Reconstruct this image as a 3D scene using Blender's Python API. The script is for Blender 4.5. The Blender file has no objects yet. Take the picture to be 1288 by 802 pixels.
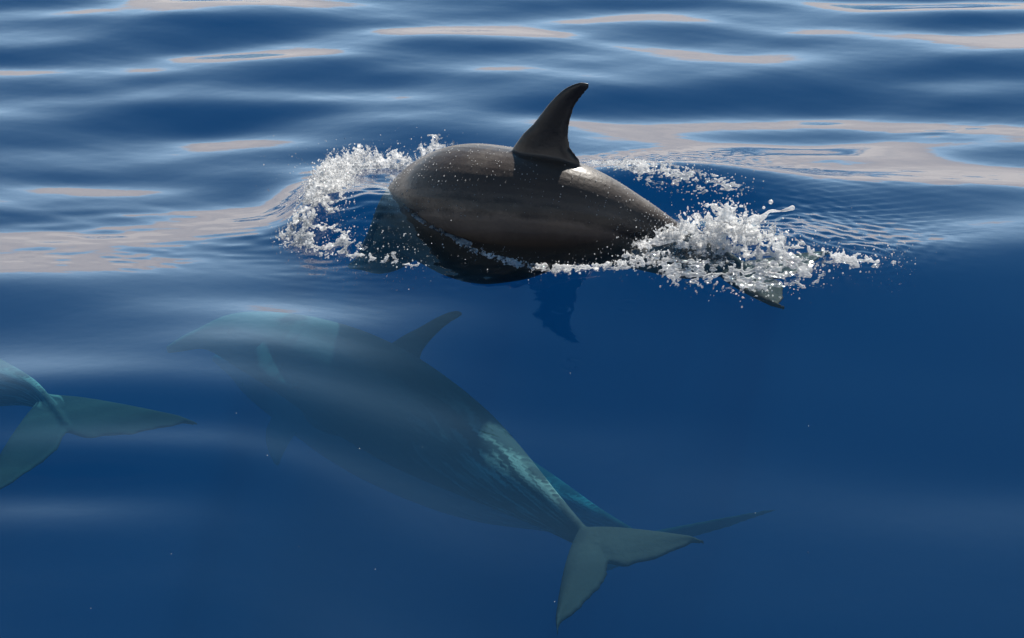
import bpy, bmesh, math, random
import numpy as np
from mathutils import Vector

random.seed(7)
rng = np.random.default_rng(7)
C = bpy.context.scene.collection
R = math.radians
scn = bpy.context.scene

# ------------------------------------------------------------------ camera
CAM_H = 3.4
PITCH = R(18.0)
HFOV = R(22.3)
FPX = 644.0 / math.tan(HFOV / 2)
cam = bpy.data.cameras.new('camera')
cam.angle = HFOV
cam.clip_start = 0.1
cam.clip_end = 20000
cam_o = bpy.data.objects.new('camera', cam)
C.objects.link(cam_o)
cam_o.location = (0, 0, CAM_H)
cam_o.rotation_euler = (math.pi / 2 - PITCH, 0, 0)
scn.camera = cam_o

# ------------------------------------------------------------------ sky and sun
SUN_EL, SUN_AZ = R(48), R(22)        # azimuth measured from straight ahead (+y) to the right (+x)
sun_dir = Vector((math.sin(SUN_AZ) * math.cos(SUN_EL), math.cos(SUN_AZ) * math.cos(SUN_EL), math.sin(SUN_EL)))
world = bpy.data.worlds.new("World")
scn.world = world
world.use_nodes = True
wn, wl = world.node_tree.nodes, world.node_tree.links
wn.clear()
out = wn.new('ShaderNodeOutputWorld')
bg = wn.new('ShaderNodeBackground')
sky = wn.new('ShaderNodeTexSky')
sky.sky_type = 'NISHITA'
sky.sun_disc = False
sky.sun_elevation = SUN_EL
sky.sun_rotation = SUN_AZ
sky.air_density = 1.0
sky.dust_density = 0.2
sky.ozone_density = 1.5
bg.inputs['Strength'].default_value = 0.05
# a low bank of warm haze and cloud all round the horizon, thin wisps above it
tc = wn.new('ShaderNodeTexCoord')
sep = wn.new('ShaderNodeSeparateXYZ')
wl.new(tc.outputs['Generated'], sep.inputs[0])
mp = wn.new('ShaderNodeMapping')
mp.inputs['Scale'].default_value = (1.0, 1.0, 4.0)
wl.new(tc.outputs['Generated'], mp.inputs[0])
nz = wn.new('ShaderNodeTexNoise')
nz.inputs['Scale'].default_value = 2.2
nz.inputs['Detail'].default_value = 4
wl.new(mp.outputs[0], nz.inputs['Vector'])


def wmath(op, a, b=None, c=None):
    n = wn.new('ShaderNodeMath')
    n.operation = op
    for i, v in enumerate((a, b, c)):
        if v is None:
            continue
        if isinstance(v, (int, float)):
            n.inputs[i].default_value = v
        else:
            wl.new(v, n.inputs[i])
    return n.outputs[0]


def wmap(v, a, b, c, d, smooth=True):
    n = wn.new('ShaderNodeMapRange')
    n.interpolation_type = 'SMOOTHSTEP' if smooth else 'LINEAR'
    wl.new(v, n.inputs[0])
    for i, x in enumerate((a, b, c, d)):
        n.inputs[i + 1].default_value = x
    return n.outputs[0]


BANK = 0.135                          # sine of the bank's mean top elevation
zz = wmath('MULTIPLY_ADD', nz.outputs[0], 0.07, sep.outputs['Z'])
bank = wmap(zz, BANK + 0.025, BANK + 0.045, 1.0, 0.0)
wisp_n = wn.new('ShaderNodeTexNoise')
wisp_n.inputs['Scale'].default_value = 3.0
wisp_n.inputs['Detail'].default_value = 5
wl.new(mp.outputs[0], wisp_n.inputs['Vector'])
wisp = wmap(wisp_n.outputs[0], 0.5, 0.9, 0.0, 0.08)
mix1 = wn.new('ShaderNodeMix')
mix1.data_type = 'RGBA'
wl.new(wisp, mix1.inputs['Factor'])
tint = wn.new('ShaderNodeMix')
tint.data_type = 'RGBA'
tint.blend_type = 'MULTIPLY'
tint.inputs['Factor'].default_value = 1.0
wl.new(sky.outputs[0], tint.inputs['A'])
tint.inputs['B'].default_value = (0.36, 0.72, 0.82, 1)
wl.new(tint.outputs['Result'], mix1.inputs['A'])
mix1.inputs['B'].default_value = (7.0, 7.6, 8.6, 1)
# pale air low over the horizon
mixh = wn.new('ShaderNodeMix')
mixh.data_type = 'RGBA'
hz = wmath('POWER', 2.718, wmath('MULTIPLY', wmath('MAXIMUM', wmath('SUBTRACT', zz, 0.15), 0.0), -10.0))
wl.new(wmath('MULTIPLY', hz, 0.85), mixh.inputs['Factor'])
wl.new(mix1.outputs['Result'], mixh.inputs['A'])
mixh.inputs['B'].default_value = (16.5, 23.0, 30.0, 1)
mix2 = wn.new('ShaderNodeMix')
mix2.data_type = 'RGBA'
wl.new(bank, mix2.inputs['Factor'])
wl.new(mixh.outputs['Result'], mix2.inputs['A'])
bk = wn.new('ShaderNodeMix')
bk.data_type = 'RGBA'
nb_ = wn.new('ShaderNodeTexNoise')
nb_.inputs['Scale'].default_value = 9.0
nb_.inputs['Detail'].default_value = 5
wl.new(mp.outputs[0], nb_.inputs['Vector'])
wl.new(wmap(nb_.outputs[0], 0.3, 0.7, 0.0, 1.0), bk.inputs['Factor'])
bk.inputs['A'].default_value = (13.2, 12.6, 12.1, 1)
bk.inputs['B'].default_value = (16.2, 15.0, 13.9, 1)
wl.new(bk.outputs['Result'], mix2.inputs['B'])
wl.new(mix2.outputs['Result'], bg.inputs['Color'])
wl.new(bg.outputs[0], out.inputs['Surface'])

sun = bpy.data.lights.new('sun', 'SUN')
sun.energy = 5.0
sun.angle = R(1.5)
sun.color = (1.0, 0.95, 0.87)
sun_o = bpy.data.objects.new('sun', sun)
C.objects.link(sun_o)
sun_o.location = (5, 20, 20)
sun_o.rotation_euler = (-sun_dir).to_track_quat('-Z', 'Y').to_euler()

scn.view_settings.view_transform = 'Standard'
scn.view_settings.look = 'None'
scn.view_settings.exposure = 0.6
scn.view_settings.gamma = 1.0
scn.view_settings.use_curve_mapping = False
scn.render.engine = 'CYCLES'
cy = scn.cycles
cy.use_denoising = True
cy.max_bounces = 12
cy.diffuse_bounces = 8
cy.transmission_bounces = 8
cy.transparent_max_bounces = 12
cy.volume_bounces = 1
cy.caustics_reflective = False
cy.caustics_refractive = False
cy.sample_clamp_indirect = 6.0


# ------------------------------------------------------------------ helpers
def P(px, py, z=0.0):
    """Point of the level plane z that lies on the view line through photo pixel (px, py); used to measure out the place."""
    d = PITCH + math.atan((py - 401.0) / FPX)
    g = (CAM_H - z) / math.tan(d)
    depth = g * math.cos(PITCH) + (CAM_H - z) * math.sin(PITCH)
    return np.array([(px - 644.0) / FPX * depth, g, z])


def smoothstep(a, b, x):
    t = np.clip((x - a) / (b - a), 0, 1)
    return t * t * (3 - 2 * t)


def catmull(pts, n):
    pts = np.asarray(pts, float)
    k = len(pts)
    seg = np.linalg.norm(np.diff(pts, axis=0), axis=1)
    u = np.concatenate([[0], np.cumsum(np.sqrt(seg))])
    ext = np.vstack([2 * pts[0] - pts[1], pts, 2 * pts[-1] - pts[-2]])
    ue = np.concatenate([[u[0] - (u[1] - u[0])], u, [u[-1] + (u[-1] - u[-2])]])
    res = []
    for q in np.linspace(u[0], u[-1] - 1e-9, n):
        i = min(np.searchsorted(u, q, side='right') - 1, k - 2) + 1
        t0, t1, t2, t3 = ue[i - 1:i + 3]
        p0, p1, p2, p3 = ext[i - 1:i + 3]
        a1 = (t1 - q) / (t1 - t0) * p0 + (q - t0) / (t1 - t0) * p1
        a2 = (t2 - q) / (t2 - t1) * p1 + (q - t1) / (t2 - t1) * p2
        a3 = (t3 - q) / (t3 - t2) * p2 + (q - t2) / (t3 - t2) * p3
        b1 = (t2 - q) / (t2 - t0) * a1 + (q - t0) / (t2 - t0) * a2
        b2 = (t3 - q) / (t3 - t1) * a2 + (q - t1) / (t3 - t1) * a3
        res.append((t2 - q) / (t2 - t1) * b1 + (q - t1) / (t2 - t1) * b2)
    return np.array(res)


def mesh_obj(name, verts, faces, mat, parent=None, smooth=True):
    me = bpy.data.meshes.new(name)
    me.from_pydata([tuple(v) for v in verts], [], [tuple(f) for f in faces])
    me.update()
    o = bpy.data.objects.new(name, me)
    C.objects.link(o)
    if mat:
        me.materials.append(mat)
    if smooth:
        me.polygons.foreach_set('use_smooth', np.ones(len(me.polygons), bool))
    if parent:
        o.parent = parent
    return o


def voxel(name, verts, faces, size, mat, smooth_iter=0):
    """Fuse overlapping closed shells into one continuous surface."""
    me = bpy.data.meshes.new(name + '_raw')
    me.from_pydata([tuple(v) for v in verts], [], [tuple(f) for f in faces])
    o = bpy.data.objects.new(name + '_raw', me)
    C.objects.link(o)
    m = o.modifiers.new('r', 'REMESH')
    m.mode = 'VOXEL'
    m.voxel_size = size
    if smooth_iter:
        s = o.modifiers.new('s', 'SMOOTH')
        s.factor = 0.5
        s.iterations = smooth_iter
    dg = bpy.context.evaluated_depsgraph_get()
    dg.update()
    res = bpy.data.meshes.new_from_object(o.evaluated_get(dg))
    bpy.data.objects.remove(o)
    bpy.data.meshes.remove(me)
    res.name = name
    res.materials.clear()
    res.materials.append(mat)
    res.polygons.foreach_set('use_smooth', np.ones(len(res.polygons), bool))
    return res


def link(name, me, parent=None):
    o = bpy.data.objects.new(name, me)
    C.objects.link(o)
    if parent:
        o.parent = parent
    return o


def thing(name, label, cat, loc, group=None):
    o = bpy.data.objects.new(name, None)
    C.objects.link(o)
    o.empty_display_size = 0.1
    o.location = loc
    o['label'] = label
    o['category'] = cat
    if group:
        o['group'] = group
    bpy.context.view_layer.update()
    return o


def under(o, parent):
    """Parent o, whose mesh is in world coordinates, to the thing."""
    o.parent = parent
    o.location = -parent.location
    return o


# ------------------------------------------------------------------ materials
def new_mat(name):
    m = bpy.data.materials.new(name)
    m.use_nodes = True
    m.node_tree.nodes.clear()
    return m, m.node_tree.nodes, m.node_tree.links


def mat_water():
    m, n, l = new_mat('sea_water')
    o = n.new('ShaderNodeOutputMaterial')
    geo = n.new('ShaderNodeNewGeometry')
    # same Fresnel law seen from above and from below
    mr = n.new('ShaderNodeMapRange')
    mr.inputs['To Min'].default_value = 1.333
    mr.inputs['To Max'].default_value = 1 / 1.333
    l.new(geo.outputs['Backfacing'], mr.inputs[0])
    fr = n.new('ShaderNodeFresnel')
    l.new(mr.outputs[0], fr.inputs['IOR'])
    gl = n.new('ShaderNodeBsdfGlossy')
    gl.inputs['Roughness'].default_value = 0.03
    gl.inputs['Color'].default_value = (1, 1, 1, 1)
    tr = n.new('ShaderNodeBsdfTransparent')
    mx = n.new('ShaderNodeMixShader')
    # fine capillary ripples
    tcx = n.new('ShaderNodeTexCoord')
    nn = n.new('ShaderNodeTexNoise')
    nn.inputs['Scale'].default_value = 14
    nn.inputs['Detail'].default_value = 3
    l.new(tcx.outputs['Object'], nn.inputs['Vector'])
    bp = n.new('ShaderNodeBump')
    bp.inputs['Strength'].default_value = 0.02
    bp.inputs['Distance'].default_value = 0.02
    l.new(nn.outputs[0], bp.inputs['Height'])
    l.new(bp.outputs[0], fr.inputs['Normal'])
    l.new(bp.outputs[0], gl.inputs['Normal'])
    l.new(fr.outputs[0], mx.inputs[0])
    l.new(tr.outputs[0], mx.inputs[1])
    l.new(gl.outputs[0], mx.inputs[2])
    l.new(mx.outputs[0], o.inputs['Surface'])
    # clear blue sea: red light is soaked up first, a little blue is scattered back
    sc = n.new('ShaderNodeVolumeScatter')
    sc.inputs['Color'].default_value = (0.03, 0.42, 1.0, 1)
    sc.inputs['Density'].default_value = 0.044
    ab = n.new('ShaderNodeVolumeAbsorption')
    ab.inputs['Color'].default_value = (0.0, 0.70, 0.83, 1)
    ab.inputs['Density'].default_value = 0.8
    ad = n.new('ShaderNodeAddShader')
    l.new(sc.outputs[0], ad.inputs[0])
    l.new(ab.outputs[0], ad.inputs[1])
    l.new(ad.outputs[0], o.inputs['Volume'])
    return m


def mat_skin(wet):
    m, n, l = new_mat('wet_dolphin_skin' if wet else 'dolphin_skin')
    o = n.new('ShaderNodeOutputMaterial')
    b = n.new('ShaderNodeBsdfPrincipled')
    tcx = n.new('ShaderNodeTexCoord')
    at = n.new('ShaderNodeAttribute')
    at.attribute_name = 'back'            # +1 spine, -1 belly
    n1 = n.new('ShaderNodeTexNoise')
    n1.inputs['Scale'].default_value = 5
    n1.inputs['Detail'].default_value = 8
    n1.inputs['Roughness'].default_value = 0.7
    l.new(tcx.outputs['Object'], n1.inputs['Vector'])
    add = n.new('ShaderNodeMath')
    add.operation = 'MULTIPLY_ADD'
    l.new(n1.outputs[0], add.inputs[0])
    add.inputs[1].default_value = 0.62 if wet else 0.4
    l.new(at.outputs['Fac'], add.inputs[2])
    cr = n.new('ShaderNodeValToRGB')
    l.new(add.outputs[0], cr.inputs[0])
    e = cr.color_ramp.elements
    if wet:
        e[0].position, e[0].color = 0.0, (0.062, 0.044, 0.033, 1)
        e[1].position, e[1].color = 1.0, (0.056, 0.042, 0.034, 1)
        x = e.new(0.33); x.color = (0.125, 0.09, 0.068, 1)
        x = e.new(0.45); x.color = (0.026, 0.018, 0.014, 1)
        x = e.new(0.62); x.color = (0.024, 0.017, 0.014, 1)
        x = e.new(0.72); x.color = (0.064, 0.049, 0.041, 1)
    else:
        e[0].position, e[0].color = 0.0, (0.06, 0.062, 0.062, 1)
        e[1].position, e[1].color = 1.0, (0.060, 0.056, 0.056, 1)
        x = e.new(0.35); x.color = (0.070, 0.066, 0.066, 1)
        x = e.new(0.55); x.color = (0.032, 0.03, 0.03, 1)
    # on the tail stock rippled sunlight painted as pale streaks; on the back fine scars
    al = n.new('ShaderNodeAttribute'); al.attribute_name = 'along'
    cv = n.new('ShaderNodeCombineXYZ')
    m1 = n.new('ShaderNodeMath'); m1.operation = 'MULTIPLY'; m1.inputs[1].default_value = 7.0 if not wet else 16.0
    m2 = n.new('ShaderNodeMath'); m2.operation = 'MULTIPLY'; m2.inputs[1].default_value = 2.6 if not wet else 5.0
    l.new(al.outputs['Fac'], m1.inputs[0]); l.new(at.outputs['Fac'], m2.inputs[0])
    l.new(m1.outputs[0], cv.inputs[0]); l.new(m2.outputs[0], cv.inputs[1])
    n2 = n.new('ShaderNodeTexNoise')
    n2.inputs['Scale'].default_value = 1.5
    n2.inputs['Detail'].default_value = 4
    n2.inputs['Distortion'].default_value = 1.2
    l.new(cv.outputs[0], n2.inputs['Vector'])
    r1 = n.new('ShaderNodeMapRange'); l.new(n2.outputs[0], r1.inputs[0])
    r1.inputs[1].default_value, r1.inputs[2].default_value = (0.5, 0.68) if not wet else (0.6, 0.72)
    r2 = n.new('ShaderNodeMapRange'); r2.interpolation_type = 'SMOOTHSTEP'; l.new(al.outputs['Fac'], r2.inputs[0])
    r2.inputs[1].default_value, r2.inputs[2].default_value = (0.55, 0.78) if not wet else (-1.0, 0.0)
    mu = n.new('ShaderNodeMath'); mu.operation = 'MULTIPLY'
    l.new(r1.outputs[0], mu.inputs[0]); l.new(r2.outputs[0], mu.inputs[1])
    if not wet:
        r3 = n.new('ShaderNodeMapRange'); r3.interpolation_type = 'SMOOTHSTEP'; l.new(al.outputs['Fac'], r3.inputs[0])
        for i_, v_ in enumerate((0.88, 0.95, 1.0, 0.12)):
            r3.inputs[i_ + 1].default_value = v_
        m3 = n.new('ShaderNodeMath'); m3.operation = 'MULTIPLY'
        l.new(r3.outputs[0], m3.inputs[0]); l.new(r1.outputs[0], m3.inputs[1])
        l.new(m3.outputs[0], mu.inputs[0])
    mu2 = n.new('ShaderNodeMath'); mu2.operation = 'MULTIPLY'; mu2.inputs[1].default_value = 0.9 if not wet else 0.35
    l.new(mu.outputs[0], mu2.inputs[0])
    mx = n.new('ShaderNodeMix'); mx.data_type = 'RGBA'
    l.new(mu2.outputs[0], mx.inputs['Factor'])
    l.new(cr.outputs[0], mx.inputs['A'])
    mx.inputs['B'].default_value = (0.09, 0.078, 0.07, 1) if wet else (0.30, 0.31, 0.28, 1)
    fm = n.new('ShaderNodeMapRange'); l.new(at.outputs['Fac'], fm.inputs[0])
    fm.inputs[1].default_value, fm.inputs[2].default_value = 1.0, 1.2
    fx = n.new('ShaderNodeMix'); fx.data_type = 'RGBA'
    l.new(fm.outputs[0], fx.inputs['Factor']); l.new(mx.outputs['Result'], fx.inputs['A'])
    fx.inputs['B'].default_value = (0.013, 0.0095, 0.008, 1)
    if not wet:                                  # flukes are darker than the body
        fm.inputs[1].default_value, fm.inputs[2].default_value = 0.94, 0.99
        l.new(al.outputs['Fac'], fm.inputs[0])
        fm.inputs[4].default_value = 0.55
        hd = n.new('ShaderNodeMapRange'); hd.interpolation_type = 'SMOOTHSTEP'; l.new(al.outputs['Fac'], hd.inputs[0])   # paler towards the head end
        for i_, v_ in enumerate((0.12, 0.36, 0.75, 0.0)):
            hd.inputs[i_ + 1].default_value = v_
        hx = n.new('ShaderNodeMix'); hx.data_type = 'RGBA'
        l.new(hd.outputs[0], hx.inputs['Factor']); l.new(fx.outputs['Result'], hx.inputs['A'])
        hx.inputs['B'].default_value = (0.15, 0.16, 0.15, 1)
    l.new((fx if wet else hx).outputs['Result'], b.inputs['Base Color'])
    b.inputs['Roughness'].default_value = 0.32 if wet else 0.6
    b.inputs['Specular IOR Level'].default_value = 0.5 if wet else 0.02
    n3 = n.new('ShaderNodeTexNoise'); n3.inputs['Scale'].default_value = 45; n3.inputs['Detail'].default_value = 5
    l.new(tcx.outputs['Object'], n3.inputs['Vector'])
    bp = n.new('ShaderNodeBump'); bp.inputs['Strength'].default_value = 0.2; bp.inputs['Distance'].default_value = 0.01
    l.new(n3.outputs[0], bp.inputs['Height'])
    l.new(bp.outputs[0], b.inputs['Normal'])
    if wet:
        rr = n.new('ShaderNodeMapRange'); l.new(n1.outputs[0], rr.inputs[0])
        rr.inputs[1].default_value, rr.inputs[2].default_value = 0.35, 0.65
        rr.inputs[3].default_value, rr.inputs[4].default_value = 0.3, 0.6
        l.new(rr.outputs[0], b.inputs['Roughness'])
    # skin loses its gloss where water, with almost the same index, touches it
    if wet:
        gz = n.new('ShaderNodeNewGeometry'); sx = n.new('ShaderNodeSeparateXYZ')
        l.new(gz.outputs['Position'], sx.inputs[0])
        rz = n.new('ShaderNodeMapRange'); l.new(sx.outputs['Z'], rz.inputs[0])
        for i_, v_ in enumerate((0.06, 0.13, 0.02, 0.38)):
            rz.inputs[i_ + 1].default_value = v_
        l.new(rz.outputs[0], b.inputs['Specular IOR Level'])
        cw = n.new('ShaderNodeMath'); cw.operation = 'MULTIPLY'; cw.inputs[1].default_value = 0.7
        l.new(rz.outputs[0], cw.inputs[0]); l.new(cw.outputs[0], b.inputs['Coat Weight'])
        b.inputs['Coat Roughness'].default_value = 0.16
        b.inputs['Coat IOR'].default_value = 1.33
    l.new(b.outputs[0], o.inputs['Surface'])
    return m


def mat_foam(name, white, rough=0.035):
    m, n, l = new_mat(name)
    o = n.new('ShaderNodeOutputMaterial')
    gt = n.new('ShaderNodeBsdfTransparent')
    gg = n.new('ShaderNodeBsdfGlossy'); gg.inputs['Roughness'].default_value = rough
    fr = n.new('ShaderNodeLayerWeight'); fr.inputs['Blend'].default_value = 0.25
    g = n.new('ShaderNodeMixShader')
    l.new(fr.outputs['Fresnel'], g.inputs[0]); l.new(gt.outputs[0], g.inputs[1]); l.new(gg.outputs[0], g.inputs[2])
    d = n.new('ShaderNodeBsdfDiffuse'); d.inputs['Color'].default_value = (0.96, 0.96, 0.96, 1)
    t = n.new('ShaderNodeBsdfTranslucent'); t.inputs['Color'].default_value = (0.96, 0.96, 0.96, 1)
    a = n.new('ShaderNodeMixShader'); a.inputs[0].default_value = 0.7
    l.new(d.outputs[0], a.inputs[1]); l.new(t.outputs[0], a.inputs[2])
    tcx = n.new('ShaderNodeTexCoord')
    nn = n.new('ShaderNodeTexNoise'); nn.inputs['Scale'].default_value = 15; nn.inputs['Detail'].default_value = 4
    l.new(tcx.outputs['Object'], nn.inputs['Vector'])
    mr = n.new('ShaderNodeMapRange'); l.new(nn.outputs[0], mr.inputs[0])
    mr.inputs[1].default_value, mr.inputs[2].default_value = 0.35, 0.65
    mr.inputs[3].default_value, mr.inputs[4].default_value = max(0, white - 0.45), min(1, white + 0.5)
    mx = n.new('ShaderNodeMixShader')
    l.new(mr.outputs[0], mx.inputs[0]); l.new(g.outputs[0], mx.inputs[1]); l.new(a.outputs[0], mx.inputs[2])
    l.new(mx.outputs[0], o.inputs['Surface'])
    return m


M_WATER = mat_water()
M_WET = mat_skin(True)
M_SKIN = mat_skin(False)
M_FOAM = mat_foam('white_water_foam', 0.5)
M_JET = mat_foam('white_water_jet', 0.8)
M_CLEAR = mat_foam('clear_splash_water', 0.22)
M_DROP = mat_foam('water_drop', 0.35)
mEye, nE, lE = new_mat('dark_eye')
oE = nE.new('ShaderNodeOutputMaterial'); bE = nE.new('ShaderNodeBsdfPrincipled')
bE.inputs['Base Color'].default_value = (0.01, 0.008, 0.007, 1); bE.inputs['Roughness'].default_value = 0.1
lE.new(bE.outputs[0], oE.inputs['Surface'])

# ------------------------------------------------------------------ the sea surface
xs_d = np.linspace(-3.9, 3.9, 740)
g = 0.011 * 1.16 ** np.arange(1, 80)
g = np.cumsum(g); g = g[g < 6000]
xs = np.concatenate([-3.9 - g[::-1], xs_d, 3.9 + g])
ya = np.arange(6.6, 9.3, 0.011)
yb = np.arange(9.3, 12.4, 0.0078)
yc = np.arange(12.4, 19.5, 0.02)
ys = np.concatenate([6.6 - g[::-1], ya, yb, yc, 19.5 + g])
X, Y = np.meshgrid(xs, ys)
H = np.zeros_like(X)
wr = np.random.default_rng(21)
fade = 1 - smoothstep(3.0, 60.0, np.hypot(np.maximum(np.abs(X) - 4, 0), np.maximum(np.maximum(6.6 - Y, Y - 19.5), 0)))
sub = fade > 0


def waves(n, lam0, lam1, slope, spread, X, Y, r, ang0=0.0):
    """n sine waves with wavelengths lam0..lam1 and about the rms slope given; crests run roughly across the view."""
    out = np.zeros_like(X)
    for i in range(n):
        lam = math.exp(r.uniform(math.log(lam0), math.log(lam1)))
        th = math.pi / 2 + ang0 + r.normal(0, spread)
        k = 2 * math.pi / lam
        a = slope * math.sqrt(2.0 / n) / k
        out += a * np.sin(k * (X * math.cos(th) + Y * math.sin(th)) + r.uniform(0, 6.28))
    return out


CALM = 0.36 + 0.64 * smoothstep(9.0, 12.5, Y)
H += waves(16, 0.7, 1.8, 0.048, 0.42, X, Y, wr, 0.08) * fade * CALM
H += waves(5, 2.6, 6.0, 0.016, 0.4, X, Y, wr, -0.2) * fade
H += waves(20, 0.25, 0.7, 0.011, 0.6, X, Y, wr) * fade * np.clip(CALM * 1.3 - .3, 0.15, 1)
H += waves(16, 0.10, 0.22, 0.003, 0.8, X, Y, wr) * fade * np.clip(CALM * 1.6 - .6, 0.05, 1)


def wavelet(px, py, wx, wy, slope, tilt=0.0):
    """A single smooth wave face centred at that spot; slope < 0 faces away from the boat, > 0 faces it (degrees)."""
    global H
    c = P(px, py)
    mx = P(px + 1, py)[0] - c[0]
    my = c[1] - P(px, py + 1)[1]
    sx, sy = wx * mx / 2, wy * my / 2
    dx, dy = X - c[0], Y - c[1]
    ca, sa = math.cos(tilt), math.sin(tilt)
    u, v = dx * ca + dy * sa, -dx * sa + dy * ca
    q = (u / sx) ** 2 / 2 + (v / sy) ** 2 / 2
    H += np.where(q < 12, math.tan(R(slope)) * v * np.exp(-np.minimum(q, 12)), 0)


FEATURES = [
    # px, py, width, depth, slope
    (160, 300, 520, 220, -6.8),
    (60, 345, 300, 50, -3.0),
    (1060, 226, 600, 190, -5.8),
    (1020, 150, 480, 56, -3.8),
    (770, 70, 640, 66, -3.8),
    (355, 91, 210, 18, -2.5),
    (100, 222, 230, 26, -3.5),
    (375, 170, 160, 18, -2.5),
    (320, 430, 430, 150, -4.0),
    (320, 395, 300, 40, -1.2),
    (390, 445, 400, 36, -3.5),
    (120, 488, 420, 70, -6.0),
    (170, 572, 340, 52, -7.5),
    (60, 645, 300, 60, -7.0),
    (1050, 262, 420, 60, 6.0),
    (1150, 420, 420, 220, 0.8),
    (820, 260, 220, 50, 9.0),
]
for f in FEATURES:
    wavelet(*f)
# the water climbs gently from the boat towards the swimming dolphin, on its right-hand side
prof_s = np.tan(R(7.0)) * smoothstep(8.9, 9.9, ys) * (1 - smoothstep(10.8, 11.5, ys)) + np.tan(R(1.8)) * smoothstep(5.0, 7.0, ys) * (1 - smoothstep(8.9, 9.9, ys))
prof_h = np.concatenate([[0], np.cumsum((prof_s[1:] + prof_s[:-1]) / 2 * np.diff(ys))])
prof_h -= prof_h[-1]
H += prof_h[:, None] * smoothstep(-1.1, 0.15, xs)[None, :] * fade

# the dolphin's bow wave, the water heaped round its body and the wake crest beyond it
def hump(px, py, wx, wy, h, tilt=0.0, power=1.0):
    global H
    c = P(px, py)
    mx = P(px + 1, py)[0] - c[0]
    my = c[1] - P(px, py + 1)[1]
    sx, sy = wx * mx / 2, wy * my / 2
    dx, dy = X - c[0], Y - c[1]
    ca, sa = math.cos(tilt), math.sin(tilt)
    u, v = dx * ca + dy * sa, -dx * sa + dy * ca
    q = ((u / sx) ** 2 / 2 + (v / sy) ** 2 / 2) ** power
    H += np.where(q < 14, h * np.exp(-np.minimum(q, 14)), 0)


hump(450, 270, 110, 75, 0.13, 0.35, 1.4)
hump(700, 300, 330, 95, 0.05, -0.2, 1.0)


def ridge(pts, h, w_front, w_back):
    """A crest running along the pixel polyline pts, steep towards the boat, gentle behind."""
    global H
    q = catmull([P(*p) for p in pts], 40)[:, :2]
    sel = np.nonzero((xs > q[:, 0].min() - 1) & (xs < q[:, 0].max() + 1))[0]
    sely = np.nonzero((ys > q[:, 1].min() - 1.2) & (ys < q[:, 1].max() + 2))[0]
    a, b, c, d = sely[0], sely[-1] + 1, sel[0], sel[-1] + 1
    Xs, Ys = X[a:b, c:d], Y[a:b, c:d]
    best = np.full(Xs.shape, 1e9); t = np.zeros_like(Xs); sg = np.zeros_like(Xs)
    for i in range(len(q) - 1):
        e = q[i + 1] - q[i]; L2 = e @ e
        s = np.clip(((Xs - q[i, 0]) * e[0] + (Ys - q[i, 1]) * e[1]) / L2, 0, 1)
        ddx, ddy = Xs - q[i, 0] - s * e[0], Ys - q[i, 1] - s * e[1]
        dd = np.hypot(ddx, ddy)
        mk = dd < best
        best[mk] = dd[mk]; t[mk] = ((i + s) / (len(q) - 1))[mk]; sg[mk] = np.sign(ddy)[mk]
    w = np.where(sg > 0, w_back, w_front)
    H[a:b, c:d] += h * np.sin(np.pi * np.clip(t, 0, 1)) ** 1.5 * np.exp(-(best / w) ** 2 / 2)


ridge([(690, 250), (790, 250), (900, 264), (1000, 292), (1075, 332)], 0.11, 0.16, 0.35)
hump(925, 330, 190, 46, 0.07, 0.1, 1.2)
ridge([(505, 212), (455, 210), (410, 245), (392, 290), (430, 312), (520, 330)], 0.05, 0.07, 0.07)


def ring(px, py, rad, lam, amp, n=3):
    global H
    c = P(px, py)
    a, b = np.searchsorted(ys, [c[1] - rad * 2.2, c[1] + rad * 2.2])
    cc, d = np.searchsorted(xs, [c[0] - rad * 2.2, c[0] + rad * 2.2])
    r = np.hypot(X[a:b, cc:d] - c[0], Y[a:b, cc:d] - c[1])
    H[a:b, cc:d] += amp * np.cos(2 * np.pi * (r - rad) / lam) * np.exp(-((r - rad) / (lam * n * 0.5)) ** 2)


ring(720, 431, 0.035, 0.035, 0.0009, 1.5)
ring(790, 383, 0.04, 0.035, 0.0009, 1.5)
ring(900, 372, 0.05, 0.04, 0.0008, 2)
ring(1085, 345, 0.16, 0.05, 0.0007, 4)
ring(705, 385, 0.03, 0.03, 0.0007, 1.5)


def patch(px, py, wx, wy, rms, lam0, lam1, seed, spread=0.6):
    """Small chop inside a soft-edged oval."""
    c = P(px, py)
    mx = P(px + 1, py)[0] - c[0]; my = c[1] - P(px, py + 1)[1]
    sx, sy = wx * mx / 2, wy * my / 2
    a, b = np.searchsorted(ys, [c[1] - 2.2 * sy, c[1] + 2.2 * sy])
    cc, d = np.searchsorted(xs, [c[0] - 2.2 * sx, c[0] + 2.2 * sx])
    Xs, Ys = X[a:b, cc:d], Y[a:b, cc:d]
    q = ((Xs - c[0]) / sx) ** 2 + ((Ys - c[1]) / sy) ** 2
    H[a:b, cc:d] += waves(18, lam0, lam1, rms, spread, Xs, Ys, np.random.default_rng(seed)) * np.exp(-q * 1.2)


patch(455, 262, 150, 130, 0.15, 0.06, 0.16, 5, 0.5)
patch(850, 215, 240, 46, 0.22, 0.04, 0.10, 6, 1.2)
patch(980, 320, 300, 80, 0.17, 0.05, 0.16, 8, 1.2)
patch(910, 325, 200, 60, 0.22, 0.06, 0.14, 18, 1.3)
patch(690, 345, 300, 40, 0.05, 0.05, 0.14, 9, 0.8)
patch(330, 300, 240, 70, 0.028, 0.08, 0.2, 10)
patch(120, 335, 260, 40, 0.028, 0.08, 0.2, 11)
patch(150, 285, 360, 90, 0.026, 0.1, 0.3, 14)
patch(1060, 235, 300, 60, 0.022, 0.08, 0.2, 12)
patch(1190, 150, 200, 30, 0.02, 0.1, 0.25, 13)


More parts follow.
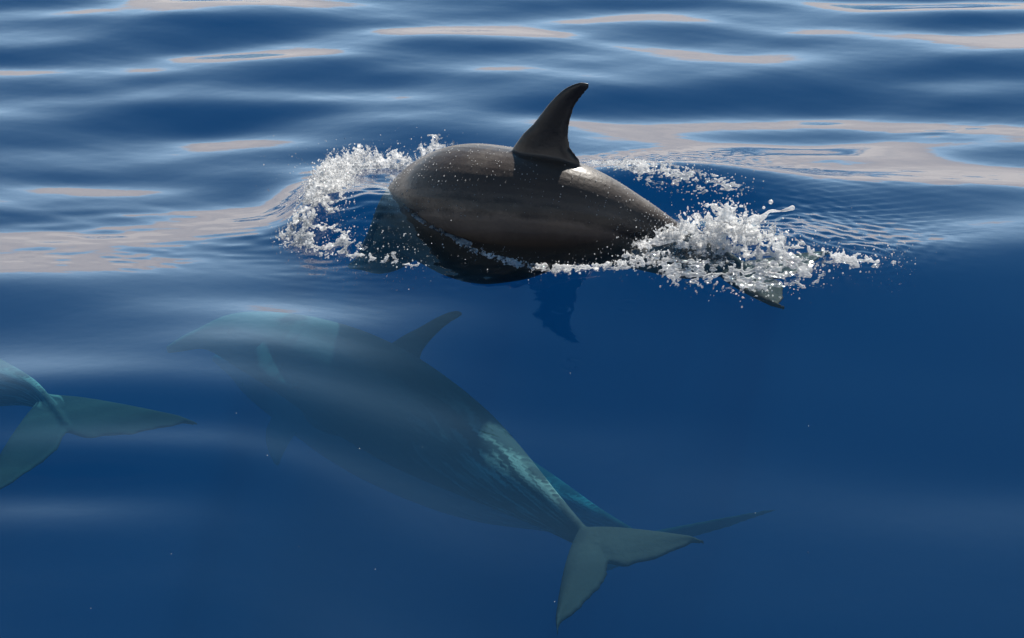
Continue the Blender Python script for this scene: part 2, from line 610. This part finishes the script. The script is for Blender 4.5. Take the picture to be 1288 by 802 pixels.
def water_h(x, y):
    i = np.clip(np.searchsorted(xs, x), 1, len(xs) - 1)
    j = np.clip(np.searchsorted(ys, y), 1, len(ys) - 1)
    return H[j, i]


ny, nx = X.shape
top = np.stack([X, Y, H], -1).reshape(-1, 3)
idx = np.arange(ny * nx).reshape(ny, nx)
quads = np.stack([idx[:-1, :-1], idx[:-1, 1:], idx[1:, 1:], idx[1:, :-1]], -1).reshape(-1, 4)
loop = np.concatenate([idx[0, :-1], idx[:-1, -1], idx[-1, :0:-1], idx[:0:-1, 0]])
nb = len(loop)
bot = top[loop].copy(); bot[:, 2] = -60
base = ny * nx
bi = base + np.arange(nb)
side = np.stack([loop, bi, np.roll(bi, -1), np.roll(loop, -1)], -1)
ctr = base + nb
fan = np.stack([bi, np.full(nb, ctr), np.roll(bi, -1)], -1)
V = np.vstack([top, bot, [[0, 0, -60]]])
nq, nt = len(quads) + len(side), len(fan)
me = bpy.data.meshes.new('sea')
me.vertices.add(len(V)); me.vertices.foreach_set('co', V.ravel().astype(np.float32))
me.loops.add(nq * 4 + nt * 3)
me.loops.foreach_set('vertex_index', np.concatenate([quads.ravel(), side.ravel(), fan.ravel()]).astype(np.int32))
me.polygons.add(nq + nt)
me.polygons.foreach_set('loop_start', np.concatenate([np.arange(nq) * 4, nq * 4 + np.arange(nt) * 3]).astype(np.int32))
me.update(calc_edges=True)
sm = np.zeros(nq + nt, bool); sm[:len(quads)] = True
me.polygons.foreach_set('use_smooth', sm)
me.materials.append(M_WATER)
me.validate()
sea = link('sea', me)
sea['kind'] = 'structure'

# ------------------------------------------------------------------ dolphins
PROF = np.array([  # s, half width, up, down   (fractions of the length)
    (0.000, .006, .005, .005), (0.010, .013, .011, .012), (0.030, .018, .015, .018), (0.050, .022, .019, .024),
    (0.062, .030, .036, .030), (0.085, .046, .053, .042), (0.120, .061, .066, .056), (0.170, .074, .077, .070),
    (0.230, .085, .087, .082), (0.310, .095, .097, .093), (0.400, .099, .100, .097), (0.480, .098, .098, .094),
    (0.560, .088, .092, .086), (0.640, .072, .082, .073), (0.720, .054, .067, .058), (0.800, .035, .052, .043),
    (0.870, .021, .040, .031), (0.930, .013, .029, .022), (0.970, .011, .020, .015), (1.000, .010, .010, .008)])


def airfoil(n=14):
    """Closed outline, chord 0..1, half thickness 0.5 max."""
    t = np.linspace(0, 1, n)
    x = (1 - np.cos(np.pi * t)) / 2
    y = 0.5 * 2.6 * (0.2969 * np.sqrt(x) - 0.126 * x - 0.3516 * x ** 2 + 0.2843 * x ** 3 - 0.1015 * x ** 4) / 0.26
    y = np.maximum(np.clip(y, 0, None) * 0.5, .11 * np.minimum(1, 14 * np.minimum(x, 1 - x)))
    return np.concatenate([np.stack([x, y], 1), np.stack([x[-2:0:-1], -y[-2:0:-1]], 1)])


AF = airfoil()


def loft(rings):
    k = len(rings[0])
    V = np.vstack(rings)
    F = []
    for i in range(len(rings) - 1):
        for j in range(k):
            a, b = i * k + j, i * k + (j + 1) % k
            F.append((a, b, b + k, a + k))
    F.append(tuple(range(k - 1, -1, -1)))
    F.append(tuple(range((len(rings) - 1) * k, len(rings) * k)))
    return V, F


def fin_rings(sections, O, A, B, N):
    """sections: (b, lead a, trail a, thickness, offset along N); A towards the tail, B along the fin, N across it."""
    out = []
    for b, la, ta, th, off in sections:
        c = ta - la
        out.append(np.array([O + A * (la + c * q[0]) + B * b + N * (q[1] * th * 2 + off) for q in AF]))
    return out


def dolphin(name, label, spine, L, vox, mat, roll=0.0, fin=1.0, fin_s=0.50, fluke=None, fin_shape=None, flip=1.0, lean=0.0, deep=1.0, slim=1.0, fb=(.75, .55, .65), chord=1.0):
    sp = catmull(spine, 160)
    arc = np.concatenate([[0], np.cumsum(np.linalg.norm(np.diff(sp, axis=0), axis=1))])
    s = arc / arc[-1]
    T = np.gradient(sp, axis=0); T /= np.linalg.norm(T, axis=1)[:, None]     # towards the tail
    Z = np.array([0, 0, 1.0])
    S = np.cross(T, Z); S /= np.linalg.norm(S, axis=1)[:, None]
    U = np.cross(S, T)
    rl = roll * (1 - smoothstep(.6, .97, s))
    cr, sr = np.cos(rl)[:, None], np.sin(rl)[:, None]
    S, U = S * cr + U * sr, U * cr - S * sr
    W = [np.interp(s, PROF[:, 0], PROF[:, i]) * L for i in (1, 2, 3)]
    W[2] = W[2] * (1 + (deep - 1) * np.exp(-((s - .5) / .22) ** 2))
    for i in range(3):
        W[i] = W[i] * (slim + (1 - slim) * smoothstep(.14, .46, s))
    k = 7
    for i in range(3):
        W[i] = np.convolve(np.pad(W[i], k // 2, mode='edge'), np.ones(k) / k, mode='valid')
    th = np.linspace(0, 2 * np.pi, 40, endpoint=False)
    rings = []
    for i in range(len(s)):
        c, sn = np.cos(th), np.sin(th)
        v = np.where(sn > 0, W[1][i], W[2][i]) * sn
        rings.append(sp[i] + S[i] * (W[0][i] * c)[:, None] + U[i] * v[:, None])
    Vs, Fs = [], []

    def add(v, f):
        o = sum(len(x) for x in Vs)
        Vs.append(v); Fs.extend([tuple(a + o for a in q) for q in f])
    add(*loft(rings))

    def at(q):
        i = int(np.argmin(abs(s - q)))
        return sp[i], T[i], S[i], U[i], W[0][i], W[1][i], W[2][i]
    # dorsal fin: (height, front edge, rear edge) in metres, along the back towards the tail
    o, t, sd, u, w, up, dn = at(fin_s)
    k_ = fin
    shp = fin_shape or [(0.0, -.185, .175), (.055, -.152, .122), (.105, -.118, .108), (.155, -.07, .108), (.205, -.035, .116), (.25, -.004, .128),
                        (.285, .025, .148), (.318, .057, .174), (.338, .084, .190), (.353, .113, .195), (.364, .146, .188)]
    secs = [(-0.14, -.22, .21, .05, 0)]
    for b, la, ta in shp:
        secs.append((b * k_, la * k_, ta * k_, .05 * (1 - b / .36) + .022, 0))
    bx_ = u - t * lean
    bx_ /= np.linalg.norm(bx_)
    add(*loft(fin_rings(secs, o + u * (up * 0.97), t, bx_, sd)))
    # flukes: root, right tip, left tip
    fo, fr_, fl_ = [np.array(q) for q in fluke]
    half = (fr_ - fl_) / 2
    hs = np.linalg.norm(half)
    aft = ((fr_ + fl_) / 2 - fo) / .6 / hs
    sd = half / hs
    u = np.cross(sd, aft); u /= np.linalg.norm(u)
    secs = []
    for q in np.linspace(-1, 1, 41):
        f = abs(q)
        la = -.34 + .94 * f ** 1.35
        ta = .36 + .22 * f - .10 * math.exp(-(f / .07) ** 2) + 0.05 * math.sin(math.pi * f)
        ta = max(ta, la + .07)
        ta += .008 * math.sin(q * 17) + .004 * math.sin(q * 41 + 1)
        md = (la + ta) / 2
        la, ta = md + (la - md) * chord, md + (ta - md) * chord
        if f > .9:
            la += (ta - la) * min(.75, (f - .9) * 7)
        secs.append((q * hs, la * hs, ta * hs, .026 + .03 * (1 - f), -.05 * f * f * hs))
    add(*loft(fin_rings(secs, fo, aft, sd, u)))
    # flippers
    for sg in (-1, 1):
        if not flip:
            continue
        o, t, sd, u, w, up, dn = at(0.235)
        root = o + sd * sg * w * 0.75 - u * dn * 0.45
        B = sd * sg * fb[0] - u * fb[1] + t * fb[2]; B /= np.linalg.norm(B)
        A = t - B * (t @ B); A /= np.linalg.norm(A)
        N = np.cross(A, B)
        fl = 0.15 * L * flip
        secs = []
        for b, la, ta in ((-.25, -.04, .055), (0, -.038, .05), (.25, -.036, .042), (.5, -.022, .036), (.75, .0, .034), (.9, .016, .035), (1.0, .028, .036)):
            secs.append((b * fl, la * L, ta * L, (.05 * (1 - b) + .024), 0))
        add(*loft(fin_rings(secs, root, A, B, N)))
    me = voxel(name, np.vstack(Vs), Fs, vox, mat, 3)
    # how far up the back each point lies, for the skin's pigment
    co = np.empty(len(me.vertices) * 3, np.float32); me.vertices.foreach_get('co', co); co = co.reshape(-1, 3)
    val = np.zeros(len(co), np.float32); lng = np.zeros(len(co), np.float32)
    for a in range(0, len(co), 20000):
        b = co[a:a + 20000]
        d = np.linalg.norm(b[:, None, :] - sp[None, ::2], axis=2)
        i = d.argmin(1) * 2
        tl = smoothstep(.93, .97, s[i])
        rel = b - sp[i]
        lng[a:a + 20000] = s[i] + (rel * T[i]).sum(1) / arc[-1]
        h = (rel * U[i]).sum(1); r_ = np.where(h > 0, W[1][i], W[2][i])
        val[a:a + 20000] = np.clip(h / np.maximum(r_, .01), -1, 1.6) * (1 - tl) + .36 * tl
        if mat is M_SKIN:
            far = smoothstep(1.15, 1.5, np.linalg.norm(rel, axis=1) / np.maximum(np.maximum(W[0][i], r_), .02))
            val[a:a + 20000] = val[a:a + 20000] * (1 - far) + .36 * far
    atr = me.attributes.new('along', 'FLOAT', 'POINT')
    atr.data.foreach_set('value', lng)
    atr = me.attributes.new('back', 'FLOAT', 'POINT')
    atr.data.foreach_set('value', val)
    root = sp[80]
    me.transform(__import__('mathutils').Matrix.Translation(-Vector(root)))
    ob = link(name, me)
    ob.location = root
    ob['label'] = label; ob['category'] = 'dolphin'; ob['group'] = 'dolphins of the pod'
    # eyes
    o, t, sd, u, w, up, dn = at(0.115)
    for sg in (-1, 1):
        bm = bmesh.new(); bmesh.ops.create_uvsphere(bm, u_segments=12, v_segments=8, radius=.013)
        em = bpy.data.meshes.new('eye'); bm.to_mesh(em); bm.free(); em.materials.append(mEye)
        e = link('eye', em, ob); e.location = Vector(o + sd * sg * w * .96 - u * dn * .2 - np.array(root))
    return ob, sp, s, S, U, T, W


# surfacing dolphin: the back rolls out of the water, head and tail below it
u0 = np.array([-.89, .45, 0.0])
base0 = np.array([.265, 11.50, 0.0])
SPA = [(1.22, -.42), (1.02, -.28), (.82, -.03), (.58, .11), (.3, .165), (0, .175), (-.3, .08), (-.6, -.04)]
spine = [base0 + u0 * t + np.array([0, max(0, -t) * .45 + max(0, t - .45) * .75, z]) for t, z in SPA] + [P(905, 332, -.10), P(945, 347, -.13)]
DA = dolphin('dolphin', 'dark brown dolphin surfacing with its back and curved dorsal fin out of the water', spine, 2.95, 0.0065, M_WET,
             fin_s=0.605, fluke=(P(940, 345, -.12), P(1040, 322, -.10), P(980, 392, -.12)), flip=0, lean=-.10, deep=1.35, slim=.62)

# the large dolphin swimming just below, head up and to the left
spine = [P(210, 440, -.90), P(258, 424, -.84), P(345, 440, -.82), P(440, 480, -.78), P(540, 540, -.73), P(640, 608, -.67), P(705, 655, -.63), P(750, 690, -.60)]
DB = dolphin('dolphin', 'large submerged dolphin with light-streaked ridged tail stock, swimming beneath the surface in the foreground', spine, 2.6, 0.008, M_SKIN,
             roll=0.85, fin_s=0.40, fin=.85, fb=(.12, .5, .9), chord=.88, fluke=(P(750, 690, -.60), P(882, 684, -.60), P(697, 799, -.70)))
# one more under it, only its tail end clear of the first
spine = [P(270, 450, -1.6), P(370, 490, -1.6), P(480, 545, -1.6), P(600, 602, -1.6), P(690, 636, -1.5), P(760, 665, -1.42), P(815, 685, -1.38)]
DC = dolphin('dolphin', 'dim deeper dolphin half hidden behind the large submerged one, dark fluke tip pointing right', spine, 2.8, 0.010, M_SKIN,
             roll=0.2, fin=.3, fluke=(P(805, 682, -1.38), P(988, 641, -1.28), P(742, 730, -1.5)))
# the one leaving the picture on the left: flukes only
pk = P(72, 524, -.52)
dirc = np.array([-.47, .88, 0.0])
spine = [pk + dirc * 3.3 + [0, 0, -.5], pk + dirc * 2.4 + [0, 0, -.45], pk + dirc * 1.5 + [0, 0, -.3], pk + dirc * .8 + [-.02, 0, -.1], pk + dirc * .3, pk, pk + [.06, -.12, .0]]
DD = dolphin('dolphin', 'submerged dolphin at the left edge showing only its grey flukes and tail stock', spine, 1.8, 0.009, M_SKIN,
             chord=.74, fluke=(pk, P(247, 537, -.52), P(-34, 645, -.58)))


# ------------------------------------------------------------------ splashes
def ico(level):
    bm = bmesh.new(); bmesh.ops.create_icosphere(bm, subdivisions=level, radius=1)
    v = np.array([x.co[:] for x in bm.verts]); f = np.array([[y.index for y in x.verts] for x in bm.faces]); bm.free()
    return v, f


ICO1, ICO2 = ico(1), ico(2)


def balls(pts, rad, tpl=ICO1):
    v, f = tpl
    V = (pts[:, None, :] + v[None] * rad[:, None, None]).reshape(-1, 3)
    F = (f[None] + (np.arange(len(pts)) * len(v))[:, None, None]).reshape(-1, 3)
    return V, F


class Noise3:
    def __init__(self, seed):
        self.r = np.random.default_rng(seed); self.t = self.r.random((32, 32, 32))

    def __call__(self, p):
        i = np.floor(p).astype(int); f = p - i; f = f * f * (3 - 2 * f); i %= 32; j = (i + 1) % 32
        t = self.t; x, y, z = f.T
        c = lambda a, b, d: t[a[:, 0], b[:, 1], d[:, 2]]
        return ((c(i, i, i) * (1 - x) + c(j, i, i) * x) * (1 - y) + (c(i, j, i) * (1 - x) + c(j, j, i) * x) * y) * (1 - z) + \
               ((c(i, i, j) * (1 - x) + c(j, i, j) * x) * (1 - y) + (c(i, j, j) * (1 - x) + c(j, j, j) * x) * y) * z


def on_water(px, py):
    """The spot of the wavy surface seen at that pixel."""
    z = 0.0
    for _ in range(12):
        p = P(px, py, z)
        z = .5 * z + .5 * float(water_h(p[0], p[1]))
    return P(px, py, z)


def spray_cloud(path, n, width, height, seed, freq=9.0, thr=0.62, r0=.003, r1=.0065, lean=(0, 0, 0), top_pow=1.6):
    """Points of a torn sheet of water along a pixel path; path rows: px, py, relative height, relative width."""
    r = np.random.default_rng(seed)
    path = np.array(path, float)
    q = catmull([on_water(a, b) for a, b in path[:, :2]], 200)
    tt = np.linspace(0, len(path) - 1, 200)
    hh = np.interp(tt, np.arange(len(path)), path[:, 2]); ww = np.interp(tt, np.arange(len(path)), path[:, 3])
    N1, N2 = Noise3(seed), Noise3(seed + 1)
    m = n * 6
    w = hh * ww + .15; w /= w.sum()
    i = r.choice(200, m, p=w)
    hv = r.random(m) ** top_pow
    pts = q[i] + np.stack([r.normal(0, 1, m) * width * ww[i] * (1 - .55 * hv), r.normal(0, 1, m) * width * ww[i] * (1 - .55 * hv), np.zeros(m)], 1)
    pts += np.array(lean) * (hv ** 1.5)[:, None]
    wz = water_h(pts[:, 0], pts[:, 1])
    pts[:, 2] = wz + hv * hh[i] * height * r.uniform(.6, 1.1, m) - .004
    a = 1 - abs(N1(pts * freq * 1.7) - .5) * 2.4
    b = 1 - abs(N2(pts * freq * 2.6 + 7) - .5) * 2.4
    c_ = N2(pts * freq * .55 + 3)
    ok = np.maximum(a * b, (a + b) / 2 - .12) + .35 * (c_ - .5) > thr + .2 * hv
    pts = pts[ok][:n]
    rad = r0 + (r1 - r0) * r.random(len(pts)) ** 3
    return pts, rad


def drops(c_path, n, spread, up, seed, r0=.0009, r1=.0042):
    r = np.random.default_rng(seed)
    q = catmull([on_water(*p[:2]) for p in c_path], 100)
    i = r.integers(0, 100, n)
    pts = q[i] + r.normal(0, 1, (n, 3)) * np.array(spread)
    pts[:, 2] = water_h(pts[:, 0], pts[:, 1]) + abs(r.normal(0, 1, n)) * up + .003
    return pts, r0 + (r1 - r0) * r.random(n) ** 4


def splash(label, clouds, drop_sets, mats, vox=.0033):
    allp = np.vstack([c[0] for c in clouds])
    base = allp.mean(0); base[2] = 0
    t = thing('splash', label, 'splash', base, 'splashes round the surfacing dolphin')
    for (p, r_), (nm, mt) in zip(clouds, mats):
        v, f = balls(p, r_)
        me = voxel(nm, v, f, vox, mt, 3)
        o = under(link(nm, me), t)
        o['kind'] = 'stuff'
    if drop_sets:
        p = np.vstack([d[0] for d in drop_sets]); r_ = np.concatenate([d[1] for d in drop_sets])
        v, f = balls(p, r_, ICO1)
        o = under(mesh_obj('droplets', v, f, M_DROP), t)
        o['kind'] = 'stuff'
    return t


# bow splash on the left
bow = [(520, 212, .6, .5), (488, 208, 1.0, .7), (450, 212, 1.2, .9), (415, 228, 1.1, 1.0), (395, 262, .8, 1.1), (385, 292, .7, 1.2), (415, 306, .4, .9), (460, 318, .16, .6), (530, 333, .08, .3)]
splash('white splash curling off the bow wave to the left of the surfacing dolphin',
       [spray_cloud(bow, 20000, .055, .12, 31, freq=10.5, thr=.54), spray_cloud([(495, 222, .5, 1), (500, 240, .4, .8), (520, 268, .2, .5), (560, 292, .2, .5), (590, 306, .2, .5)], 4200, .018, .05, 33, thr=.48)],
       [drops(bow, 1600, (.09, .10, 0), .05, 35), drops([(340, 225), (400, 215), (470, 200)], 90, (.08, .1, 0), .07, 36)],
       [('froth', M_FOAM), ('spray', M_CLEAR)])
# small spurts behind the shoulder
splash('small round spurt of clear water just beyond the surfacing dolphin\'s shoulder',
       [spray_cloud([(530, 200, .9, .8), (550, 197, 1.2, 1), (578, 198, .6, .8)], 2500, .03, .12, 41, freq=14)], [drops([(520, 200), (580, 196)], 60, (.06, .06, 0), .06, 42)],
       [('froth', M_CLEAR)])
# wake crest on the far side
wake = [(748, 203, .8, .6), (790, 208, 1, 1), (830, 216, 1, 1.1), (880, 226, .8, 1), (935, 238, .4, .6)]
splash('sparkling line of froth along the wake crest beyond the dolphin\'s dorsal fin',
       [spray_cloud(wake, 9000, .05, .02, 51, freq=26, thr=.60, r0=.0025, r1=.006)], [drops(wake, 260, (.08, .12, 0), .012, 52)],
       [('froth', M_CLEAR)])
# tail splash on the right
tail = [(800, 318, .25, .7), (845, 305, .7, .9), (880, 300, 1.15, 1), (905, 298, 1.35, 1), (935, 302, 1.0, 1), (975, 312, .5, 1), (1020, 322, .3, .9), (1075, 328, .15, .6), (1125, 331, .08, .25)]
ts = splash('big white splash thrown up where the dolphin\'s tail cuts the surface on the right',
            [spray_cloud(tail, 19000, .07, .13, 61, freq=11), spray_cloud([(840, 335, .5, 1), (900, 345, .6, 1.2), (960, 346, .6, 1.2), (1020, 338, .5, 1)], 9000, .05, .02, 62, freq=20, thr=.47, r0=.0025, r1=.007)],
            [drops(tail, 1100, (.1, .1, 0), .06, 63)],
            [('froth', M_FOAM), ('spray', M_CLEAR)])
# the tongue of water flying off it, with its ball-shaped end and two loose drops
tp = [np.array(p) for p in ([1.08, 11.60, .07], [1.12, 11.61, .108], [1.165, 11.62, .122], [1.195, 11.625, .148], [1.25, 11.62, .152], [1.30, 11.615, .168])]
jp = catmull(tp, 40)
jr = np.interp(np.linspace(0, 1, 40), [0, .15, .3, .5, .8, .9, 1], [.034, .030, .021, .010, .0055, .010, .0135])
jr = jr * (1 + .22 * np.sin(np.arange(40) * 1.7) * np.cos(np.arange(40) * .9))
v, f = balls(jp, jr)
under(link('water_tongue', voxel('water_tongue', v, f, .0035, M_JET, 2)), ts)
for q, r_ in (((1.20, 11.62, .195), .011), ((1.168, 11.62, .168), .007)):
    v, f = balls(np.array([q]), np.array([r_]), ICO2)
    under(mesh_obj('flying_drop', v, f, M_JET), ts)
# froth line where the near flank meets the water
line = [(575, 303, .6, .5), (620, 322, .9, .7), (680, 335, 1, 1), (740, 337, 1, 1.1), (800, 328, 1.2, 1.2), (840, 318, 1.2, 1.2)]
splash('thin line of froth where the surfacing dolphin\'s near flank meets the water',
       [spray_cloud(line, 4000, .02, .018, 71, freq=24, thr=.56, r0=.0025, r1=.007)], [drops(line, 260, (.05, .06, 0), .006, 72)],
       [('froth', M_FOAM)])

# beads of water on the dry back
ob, sp, s, S, U, T, W = DA
r = np.random.default_rng(90)
pts, rad = [], []
for _ in range(900):
    i = int(np.argmin(abs(s - r.uniform(.30, .86))))
    a = r.uniform(.05, 1.5) if r.random() < .5 else r.uniform(.2, 2.9)
    side = np.sign((S[i] @ np.array([0, -1, 0])))
    p = sp[i] + S[i] * side * W[0][i] * math.cos(a) + U[i] * W[1][i] * math.sin(a)
    pts.append(p - np.array(ob.location)); rad.append(.0016 + .0026 * r.random() ** 3)
v, f = balls(np.array(pts), np.array(rad), ICO1)
o = mesh_obj('water_beads', v, f, M_DROP, ob); o['kind'] = 'stuff'

# a few specks of drifting foam on the calm water
r = np.random.default_rng(95)
pts = np.array([on_water(r.uniform(10, 1280), r.uniform(350, 795)) for _ in range(14)])
v, f = balls(pts, .0012 + .0022 * r.random(14) ** 3)
o = mesh_obj('foam_specks', v, f, M_DROP)
o['kind'] = 'stuff'; o['label'] = 'tiny white specks of foam drifting on the calm blue water'; o['category'] = 'foam'
